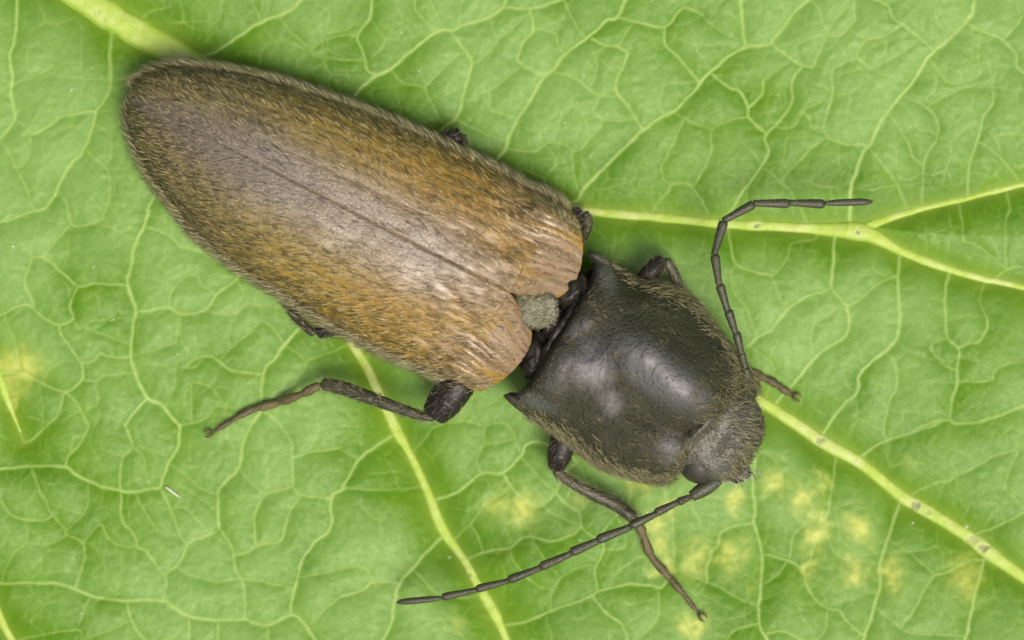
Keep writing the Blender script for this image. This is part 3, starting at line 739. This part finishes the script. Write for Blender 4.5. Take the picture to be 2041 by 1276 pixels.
side_w = sstep(0.45, 0.8, np.abs(v))[None, :] * (np.abs(v) < 0.93)[None, :] * sstep(0.06, 0.2, a)[:, None] * (0.6 + 0.4 * np.ones((na, 1)))
pronotum_hair(5200, side_w * (1 + 0.8 * sstep(0.6, 1, a))[:, None], (0.20, 0.42), (0.014, 0.024), (14, 40), 1.3)
pronotum_hair(12500, (1 - 0.45 * GL) * (0.35 + sstep(0.5, 1.0, a))[:, None] * (np.abs(v) < 0.8)[None, :], (0.14, 0.32), (0.010, 0.018), (5, 16), 0.85, 0.3)
pronotum_hair(1500, sstep(0.78, 0.9, a)[:, None] * (a < 0.985)[:, None] * (np.abs(v) < 0.7)[None, :], (0.26, 0.44), (0.012, 0.020), (8, 24), 1.0, 0.25)
# stiff pale fringe along the upper margin
n = 900
r, nn, ia, iv = scatter(P, Nn, n, ((v > 0.70) & (v < 0.86))[None, :] * sstep(0.15, 0.3, a)[:, None] * sstep(0.98, 0.8, a)[:, None])
hairs('hair', r, np.array([[0.95, 0.18, 0.0]]) + RNG.normal(0, 0.10, (n, 3)), nn, RNG.uniform(0.22, 0.38, n), RNG.uniform(0.018, 0.028, n), np.radians(RNG.uniform(16, 36, n)),
      np.array([[0.46, 0.43, 0.26]]) * RNG.uniform(0.6, 1.1, (n, 1)), pro, droop=0.6)
n = 900
r, nn, ia, iv = scatter(P, Nn, n, ((v < -0.68) & (v > -0.88))[None, :] * sstep(0.12, 0.25, a)[:, None])
hairs('hair', r, np.array([[0.50, -0.85, 0.0]]) + RNG.normal(0, 0.18, (n, 3)), nn, RNG.uniform(0.20, 0.36, n), RNG.uniform(0.014, 0.024, n), np.radians(RNG.uniform(16, 36, n)),
      np.array([[0.34, 0.33, 0.20]]) * RNG.uniform(0.5, 1.1, (n, 1)), pro, droop=0.6)

# loft along a path: rings with given half width and half height -------------
def loft(path, rw, rh=None, segs=14, closed=True):
    C = np.asarray(path, float); n = len(C)
    rw = np.asarray(rw, float); rh = rw if rh is None else np.asarray(rh, float)
    d = np.gradient(C, axis=0); d /= np.linalg.norm(d, axis=1)[:, None] + 1e-9
    up = np.array([0, 0, 1.0]); sd = np.cross(d, up)
    sd /= np.linalg.norm(sd, axis=1)[:, None] + 1e-6
    u2 = np.cross(sd, d)
    ang = np.linspace(0, 2 * math.pi, segs, endpoint=False)
    R = C[:, None] + sd[:, None] * (rw[:, None] * np.cos(ang))[..., None] + u2[:, None] * (rh[:, None] * np.sin(ang))[..., None]
    V = R.reshape(-1, 3)
    ii = np.arange(n * segs).reshape(n, segs)
    jj = np.roll(ii, -1, axis=1)
    F = [tuple(q) for q in np.stack([ii[:-1], jj[:-1], jj[1:], ii[1:]], -1).reshape(-1, 4)]
    V = np.vstack([V, C[:1], C[-1:]])
    a0, a1 = n * segs, n * segs + 1
    T = [(a0, jj[0, k], ii[0, k], ii[0, k]) for k in range(segs)] + [(a1, ii[-1, k], jj[-1, k], jj[-1, k]) for k in range(segs)]
    # caps as triangles: split all into triangles for one uniform array
    tri = []
    for q in F: tri += [(q[0], q[1], q[2]), (q[0], q[2], q[3])]
    tri += [t[:3] for t in T]
    return V, np.array(tri)

def limb(name, pts, radii, mat, parent, n=30, flat=0.85, segs=12, rough=0.0, fur=0, furcol=(0.30, 0.27, 0.16), label=None, fur_len=(0.08, 0.16)):
    """pts in (px, py, z); radii in photograph pixels"""
    wp = np.array([W(*p) for p in pts])
    C = catmull(wp, n)
    t = np.linspace(0, 1, n)
    r = np.interp(t, np.linspace(0, 1, len(radii)), radii) / 100.0
    cap = np.clip(np.minimum(t, 1 - t) * n / 2.0, 0, 1)
    r = r * (0.35 + 0.65 * np.sqrt(1 - (1 - cap) ** 2))
    if rough: r = r * (1 + rough * (RNG.random(n) - 0.5))
    V, T = loft(C, r, r * flat, segs)
    o = make_mesh(name, V, T, mat, parent)
    if label: o['label'] = label
    if fur:
        k = RNG.integers(1, n - 1, fur); ang = RNG.random(fur) * 2 * math.pi
        d = np.gradient(C, axis=0); d /= np.linalg.norm(d, axis=1)[:, None]
        sd = np.cross(d, [0, 0, 1.0]); sd /= np.linalg.norm(sd, axis=1)[:, None] + 1e-6; u2 = np.cross(sd, d)
        nn = sd[k] * np.cos(ang)[:, None] + u2[k] * np.sin(ang)[:, None]
        root = C[k] + d[k] * RNG.uniform(-.5, .5, fur)[:, None] * np.linalg.norm(C[1] - C[0]) + nn * r[k][:, None] * 0.95
        h = hairs('hair', root, d[k], nn, RNG.uniform(*fur_len, fur), RNG.uniform(0.010, 0.015, fur), np.radians(RNG.uniform(20, 45, fur)),
              np.array([furcol]) * RNG.uniform(0.4, 1.1, (fur, 1)), HAIR_PARENT[0] or o, droop=0.4)
    return o
HAIR_PARENT = [None]

# body under the wing cases: one continuous mesh from neck to tail
s = np.linspace(-420, 860, 60)
cpx = np.array([body(q, -8 - 0.02 * max(0, -q) ) for q in s])
hwid = np.interp(s, [-420, -360, -200, -80, -30, 20, 120, 450, 700, 800, 860], [50, 120, 150, 130, 98, 135, 178, 170, 115, 62, 8]) / 100
hz = np.interp(s, [-420, -300, -60, 0, 200, 600, 860], [0.25, 0.55, 0.50, 0.50, 0.72, 0.50, 0.08])
cz = np.interp(s, [-420, -60, 0, 300, 860], [0.95, 0.95, 0.95, 0.95, 0.72])
V, T = loft(Wn(cpx, cz), hwid, hz, 40)
body_o = make_mesh('body', V, T, M_dark, beetle)
body_o['label'] = 'black underside and waist between wing cases and pronotum'

# waist plates visible in the gap
def blob(name, c, r, rot, mat, parent, seed=1, amp=0.12, nu=36, nvv=24, power=1.0, label=None, top=None):
    """lumpy rounded plate: centre (px,py,z), radii in units, rot = angle in the ground plane"""
    cx, cy, cz = W(*c)
    u = np.linspace(0, 2 * math.pi, nu, endpoint=False); w_ = np.linspace(0.001, math.pi - 0.001, nvv)
    U, Wv = np.meshgrid(u, w_)
    f = lambda q: np.sign(q) * np.abs(q) ** power
    x = f(np.sin(Wv) * np.cos(U)); y = f(np.sin(Wv) * np.sin(U)); zz = f(np.cos(Wv))
    k = 1 + amp * 2 * (fbm(x * 1.3 + seed * 3.1 + zz, y * 1.3 + zz * 0.7, 0.6, 200 + seed, 3) - 0.5)
    x, y, zz = x * r[0] * k, y * r[1] * k, zz * r[2] * k
    if top is not None: zz = zz + top(x, y)
    c_, s_ = math.cos(rot), math.sin(rot)
    Pq = np.stack([cx + x * c_ - y * s_, cy + x * s_ + y * c_, cz + zz], -1)
    o = patch(name, Pq, mat, parent, closed=True)
    if label: o['label'] = label
    return o, Pq
ROT = math.atan2(AX3[1], AX3[0])
blob('waist_plate', (1142, 585, 1.55), (0.30, 0.40, 0.26), ROT - 0.35, M_dark, beetle, 3, 0.25)
blob('waist_plate', (1068, 708, 1.40), (0.30, 0.50, 0.28), ROT + 0.25, M_dark, beetle, 4, 0.25)
blob('waist_plate', (1100, 648, 1.72), (0.16, 0.26, 0.16), ROT, M_dark, beetle, 5, 0.3)
limb('waist_rim', [(1166, 560, 1.5), (1140, 618, 1.75), (1105, 668, 1.85), (1078, 722, 1.65), (1056, 756, 1.3)], [9, 8, 8, 8, 7], M_dark, beetle, n=40, rough=0.5, label='folded black rim between scutellum and pronotum')

# scutellum
sc, Ps = blob('scutellum', (1061, 615, 1.93), (0.43, 0.37, 0.13), ROT, M_scut, beetle, 6, 0.34, power=0.8)
sc['label'] = 'pale grey-green hairy shield between the wing case bases'
Nn = surf_normals(Ps)[0]
Nn *= np.sign((Nn * (Ps - Ps.mean((0, 1)))).sum(2))[..., None]
r, nn, ia, iv = scatter(Ps, Nn, 520, (Nn[..., 2] > 0.1) * 1.0)
d = (Ps.mean((0, 1))[None] - r) * [[-.3, -.3, 0]] + AX3[None] * 0.5 + RNG.normal(0, .35, (520, 3))
hairs('hair', r, d, nn, RNG.uniform(0.08, 0.17, 520), RNG.uniform(0.016, 0.024, 520), np.radians(RNG.uniform(6, 30, 520)), np.array([[0.34, 0.33, 0.21]]) * RNG.uniform(0.5, 1.15, (520, 1)), sc)

# head -------------------------------------------------------------------
def head_top(x, y):
    r1 = 0.24 * np.exp(-((x + 0.30 - 0.25 * y) / 0.11) ** 2) * np.exp(-((y + 0.15) / 0.55) ** 4)
    return (r1 - 0.10 * np.exp(-((x - 0.12) / 0.2) ** 2 - (y / 0.4) ** 2) + 0.07 * np.exp(-((x - 0.45) / 0.2) ** 2 - ((y + 0.2) / 0.3) ** 2))
HR = math.atan2(-0.50, 0.866)
head, Ph = blob('head', (1424, 862, 1.10), (0.86, 1.00, 0.64), HR, M_head, beetle, 8, 0.07, nu=80, nvv=60, power=0.93, top=head_top)
head['label'] = 'grey hairy head tucked down in front of the pronotum'
Nn = surf_normals(Ph)[0]; cen = Ph.mean((0, 1))
Nn *= np.sign((Nn * (Ph - cen)).sum(2))[..., None]
n = 2300
eyc = np.array(W(1390, 925, 1.3))
off_eye = sstep(0.40, 0.55, np.hypot(Ph[..., 0] - eyc[0], Ph[..., 1] - eyc[1]))
r, nn, ia, iv = scatter(Ph, Nn, n, (Nn[..., 2] > -0.25) * off_eye * (0.25 + 0.75 * sstep(0.2, 0.6, np.hypot(Ph[..., 0] - W(1405, 870)[0], Ph[..., 1] - W(1405, 870)[1]))))
hub = np.array(W(1380, 830, 2.0))
d = (r - hub) * [[1, 1, 0]]; d /= np.linalg.norm(d, axis=1)[:, None] + 1e-6
d = d + 0.45 * (vnoise(r[:, 0], r[:, 1], 0.3, 215) - 0.5)[:, None] * 2 * np.array([[0.5, 0.86, 0]]) + RNG.normal(0, .18, (n, 3))
hairs('hair', r, d, nn, RNG.uniform(0.16, 0.32, n), RNG.uniform(0.010, 0.019, n), np.radians(RNG.uniform(6, 20, n)), np.array([[0.31, 0.29, 0.17]]) * RNG.uniform(0.2, 1.25, (n, 1)), head, droop=0.8)
eye, Pe = blob('eye', (1394, 922, 1.14), (0.40, 0.42, 0.42), 0, M_eye, head, 9, 0.02, nu=48, nvv=36)
eye['label'] = 'dark bulging eye on the lower side of the head'
blob('eye', (1489, 784, 0.98), (0.19, 0.22, 0.26), 0, M_eye, head, 10, 0.02, nu=48, nvv=36)
blob('mandible', (1458, 946, 0.95), (0.26, 0.13, 0.16), -0.5, M_dark, head, 11, 0.3)
blob('mandible', (1478, 928, 0.80), (0.26, 0.12, 0.14), -1.0, M_dark, head, 12, 0.3)
n = 160
r = np.array(W(1455, 935, 1.1))[None] + RNG.normal(0, 1, (n, 3)) * [[0.22, 0.10, 0.08]]
hairs('hair', r, np.array([[0.7, -0.6, -.1]]) + RNG.normal(0, .5, (n, 3)), np.tile([[0, 0, 1.0]], (n, 1)), RNG.uniform(0.15, 0.30, n), RNG.uniform(0.014, 0.022, n), np.radians(RNG.uniform(-10, 30, n)), np.array([[0.42, 0.40, 0.30]]) * RNG.uniform(0.4, 1.1, (n, 1)), head)

# antennae ---------------------------------------------------------------
def antenna(joints, widths, label):
    """joints (px,py,z); saw-toothed segments that widen towards their far end"""
    root = None
    J = [np.array(W(*j)) for j in joints]
    for k in range(len(J) - 1):
        a0, b0 = J[k], J[k + 1]
        n = 14
        t = np.linspace(0, 1, n)
        C = a0[None] * (1 - t[:, None]) + b0[None] * t[:, None]
        w_ = widths[k] * 0.98 / 100
        last = k == len(J) - 2
        if k == 0: prof = 0.55 + 0.45 * np.sin(t * math.pi * 0.8 + 0.3)
        elif last: prof = np.interp(t, [0, 0.25, 0.75, 0.92, 1], [0.5, 0.9, 1, 0.7, 0.15])
        else: prof = np.interp(t, [0, 0.10, 0.80, 0.94, 1], [0.66, 0.68, 0.98, 1.0, 0.74])
        dd = (b0 - a0); sdv = np.cross(dd, [0, 0, 1.0]); sdv /= np.linalg.norm(sdv)
        if k > 1 and not last:
            C = C + sdv[None] * (0.42 * w_ * (prof - 0.6))[:, None] * (1 if k % 2 else 1)
        V, T = loft(C, prof * w_, prof * w_ * 0.72, 12)
        if root is None:
            o = make_mesh('antenna', V, T, M_ant, beetle); root = o; o['label'] = label
        else:
            o = make_mesh('antenna_segment', V, T, M_ant, root)
        # fine down
    allr, alld, alln = [], [], []
    for k in range(len(J) - 1):
        m = 60
        t = RNG.random(m)[:, None]; dd = (J[k + 1] - J[k]); dn = dd / np.linalg.norm(dd)
        sd = np.cross(dn, [0, 0, 1.0]); sd /= np.linalg.norm(sd); u2 = np.cross(sd, dn); an = RNG.random(m) * 6.283
        nn = sd[None] * np.cos(an)[:, None] + u2[None] * np.sin(an)[:, None]
        allr.append(J[k][None] + dd[None] * t + nn * widths[k] / 100 * 0.6); alld.append(np.tile(dn, (m, 1))); alln.append(nn)
    r = np.vstack(allr); n = len(r)
    hairs('hair', r, np.vstack(alld), np.vstack(alln), RNG.uniform(0.05, 0.10, n), RNG.uniform(0.007, 0.011, n), np.radians(RNG.uniform(15, 40, n)), np.array([[0.22, 0.22, 0.13]]) * RNG.uniform(0.4, 1.1, (n, 1)), root)
antenna([(1434, 956, 1.15), (1378, 990, 1.15), (1352, 1001, 1.2), (1308, 1024, 1.22), (1258, 1050, 1.22), (1192, 1078, 1.2), (1140, 1103, 1.15), (1078, 1132, 1.1), (1014, 1158, 1.0), (950, 1176, 0.95), (882, 1192, 0.9), (790, 1201, 0.85)],
        [15, 8.5, 9, 9.5, 10, 10, 9.5, 9, 8.5, 8, 7], 'antenna stretched to the lower left across the foreleg')
antenna([(1493, 762, 1.1), (1486, 735, 1.2), (1478, 706, 1.25), (1466, 664, 1.3), (1450, 620, 1.35), (1433, 568, 1.4), (1423, 508, 1.4), (1441, 440, 1.35), (1502, 405, 1.3), (1573, 404, 1.2), (1643, 405, 1.15), (1740, 402, 1.05)],
        [11, 8, 9, 9.5, 9.5, 9.5, 10, 9.5, 9.5, 9.5, 7.5], 'antenna curving up and then right above the large vein')

# legs ---------------------------------------------------------------------
def claws(tip, ang, parent, size=14):
    px, py, z = tip
    for sgn in (-1, 1):
        a1 = ang + sgn * 0.5
        x1, y1 = px + size * math.cos(a1), py + size * math.sin(a1)
        x2, y2 = x1 + size * 0.6 * math.cos(a1 - sgn * 0.9), y1 + size * 0.6 * math.sin(a1 - sgn * 0.9)
        limb('claw', [(px, py, z), (x1, y1, z + 0.06), (x2, y2, z - 0.04)], [3.2, 2.6, 0.7], M_tar, parent, n=10, segs=8)

def on_leaf(px, py, dz):
    x, y, _ = W(px, py, 0.1)
    return (px, py, float(leaf_z(x, y)) + dz)

def tarsus(path, rad, parent, clawang, fur=120):
    """five-jointed foot"""
    pts = np.array(path, float)
    C = curve_at(pts, np.linspace(0, 1, 61))
    prof = np.tile([0.72, 0.8, 0.88, 0.95, 1.0, 1.04, 1.08, 1.1, 1.06, 0.95, 0.8, 0.7], 5)
    prof = np.append(prof, 0.6)
    r = np.interp(np.linspace(0, 1, 61), np.linspace(0, 1, len(rad)), rad) * prof
    t = limb('tarsus', [tuple(c) for c in C], list(r), M_tar, parent, n=61, segs=10, rough=0.12, flat=0.9)
    return t, C

def leg(label, femur, fr, tibia=None, tr=None, tars=None, tar_r=None, clawang=0, flat=0.7, fur=160):
    f_ = limb('leg', femur, fr, M_dark, beetle, n=34, flat=flat, segs=20, label=label, fur=150, furcol=(0.20, 0.18, 0.11), fur_len=(0.08, 0.18), rough=0.05)
    HAIR_PARENT[0] = f_
    # down on the thigh
    if tibia:
        limb('tibia', tibia, tr, M_leg, f_, n=36, flat=0.75, segs=14, rough=0.10, fur=fur * 2, furcol=(0.36, 0.33, 0.20), fur_len=(0.09, 0.19))
    if tars:
        t, C = tarsus(tars, tar_r, f_, clawang)
        n = 140
        k = RNG.integers(2, 60, n); Cw = np.array([W(*c) for c in C])
        dd = np.gradient(Cw, axis=0); dd /= np.linalg.norm(dd, axis=1)[:, None]
        ang = RNG.random(n) * 6.283; sd = np.cross(dd, [0, 0, 1.0]); sd /= np.linalg.norm(sd, axis=1)[:, None]; u2 = np.cross(sd, dd)
        nn = sd[k] * np.cos(ang)[:, None] + u2[k] * np.sin(ang)[:, None]
        hairs('hair', Cw[k] + nn * 0.05, dd[k], nn, RNG.uniform(0.07, 0.15, n), RNG.uniform(0.008, 0.014, n), np.radians(RNG.uniform(20, 55, n)), np.array([[0.34, 0.27, 0.15]]) * RNG.uniform(0.4, 1.1, (n, 1)), f_, droop=0.4)
        claws(tuple(C[-1]), clawang, f_)
    HAIR_PARENT[0] = None
    return f_

leg('middle leg reaching out below the wing cases', [(925, 745, 0.95), (905, 775, 0.95), (882, 806, 0.88), (862, 832, 0.80)], [35, 36, 34, 25],
    [(868, 832, 0.78), (830, 826, 0.76), (745, 796, 0.66), (690, 776, 0.56), (640, 764, 0.42)], [9, 10, 13, 14, 13],
    [(640, 766, 0.38), (600, 786, 0.30), on_leaf(550, 804, .12), on_leaf(500, 818, .11), on_leaf(460, 840, .10), on_leaf(426, 862, .09)], [10, 9, 9, 8, 5.5, 3.5], math.pi * 0.93)
leg('hind leg folded under the lower wing case, knee showing', [(705, 630, 0.62), (668, 650, 0.60), (630, 664, 0.52)], [21, 20, 12],
    [(628, 666, 0.48), (608, 650, 0.42), (588, 630, 0.34), (572, 604, 0.25), (555, 560, 0.18)], [9, 9, 9, 9, 8], fur=60)
leg('foreleg reaching down and under the antenna', [(1126, 850, 0.85), (1122, 880, 0.88), (1114, 910, 0.84), (1106, 938, 0.74)], [24, 27, 25, 14],
    [(1104, 936, 0.72), (1130, 956, 0.70), (1180, 984, 0.62), (1225, 1004, 0.52), (1268, 1036, 0.38)], [9, 10, 13, 14, 12],
    [(1266, 1032, 0.34), (1282, 1066, 0.26), on_leaf(1298, 1108, .12), on_leaf(1326, 1142, .11), on_leaf(1360, 1182, .09), on_leaf(1392, 1222, .09)], [10, 9, 9, 8, 5.5, 4], 0.75)
leg('hind knee just showing above the upper wing case', [(840, 320, 0.62), (880, 286, 0.72), (920, 268, 0.66)], [20, 21, 17],
    [(921, 268, 0.6), (920, 296, 0.45), (890, 350, 0.25)], [9, 9, 8], fur=40)
leg('middle knee just showing at the upper shoulder', [(1100, 460, 0.70), (1140, 436, 0.74), (1162, 424, 0.70)], [22, 20, 15],
    [(1164, 424, 0.62), (1172, 445, 0.5), (1160, 480, 0.35)], [10, 10, 9], fur=40)
leg('foreleg bent beside the upper edge of the pronotum', [(1262, 600, 0.75), (1285, 560, 0.88), (1303, 535, 0.9), (1322, 516, 0.82)], [22, 20, 18, 13],
    [(1325, 516, 0.76), (1344, 548, 0.66), (1358, 585, 0.55), (1400, 640, 0.40), (1450, 705, 0.26)], [11, 11, 11, 11, 10],
    [(1450, 705, 0.24), (1475, 730, 0.20), on_leaf(1505, 746, .11), on_leaf(1540, 762, .10), on_leaf(1578, 788, .09)], [10, 10, 9, 8, 6], 0.4, fur=120)

# ------------------------------------------------------------------ small things lying on the leaf
fm, t_, b_ = new_mat('pale_dust')
nz = noise(t_, 20, 2, .5, objco(t_)); t_.links.new(mixrgb(t_, 'MIX', nz, (0.55, 0.62, 0.42), (0.75, 0.78, 0.62)), b_.inputs['Base Color']); b_.inputs['Roughness'].default_value = 0.6
pts = [(143, 182, 5), (222, 637, 4), (145, 636, 3), (24, 489, 4), (184, 531, 3), (837, 141, 4), (345, 712, 4), (163, 1224, 3), (894, 1113, 3), (1155, 1078, 3), (1128, 246, 3), (1290, 1020, 3), (1943, 240, 3), (1981, 656, 3), (632, 758, 4), (800, 62, 3), (1165, 152, 3), (295, 960, 3), (720, 1000, 3), (1826, 1046, 4), (1932, 1050, 4)]
Vs, Fs, off = [], [], 0
for px, py, r in pts:
    x, y, _ = W(px, py)
    for q in range(3):
        ax, ay = x + RNG.normal(0, r * .006), y + RNG.normal(0, r * .006)
        z0 = float(leaf_z(ax, ay)); rr = r * 0.0045 * RNG.uniform(.5, 1.1)
        e_ = RNG.normal(0, .3, (6, 3))
        V6 = np.array([[1, 0, 0], [-1, 0, 0], [0, 1, 0], [0, -1, 0], [0, 0, 1], [0, 0, -1]]) * rr * (1 + e_) * [[1.5, 1, .7]] + [[ax, ay, z0 + rr * .5]]
        Vs.append(V6); Fs += [[off + i for i in f] for f in ((0, 2, 4), (2, 1, 4), (1, 3, 4), (3, 0, 4), (2, 0, 5), (1, 2, 5), (3, 1, 5), (0, 3, 5))]; off += 6
dust = make_mesh('dust', np.vstack(Vs), np.array(Fs), fm, None, smooth=False)
dust['kind'] = 'stuff'; dust['label'] = 'tiny pale dust grains scattered on the green leaf'; dust['category'] = 'dust'
fp = []
for px, py in ((329, 970), (338, 976), (348, 984), (358, 991)):
    x, y, _ = W(px, py); fp.append((px, py, float(leaf_z(x, y)) + 0.03))
fib = limb('fibre', fp, [1.6, 2.4, 2.2, 1.2], fm, None, n=14, segs=8)
fib['label'] = 'short straight pale fibre lying on the leaf at lower left'; fib['category'] = 'fibre'
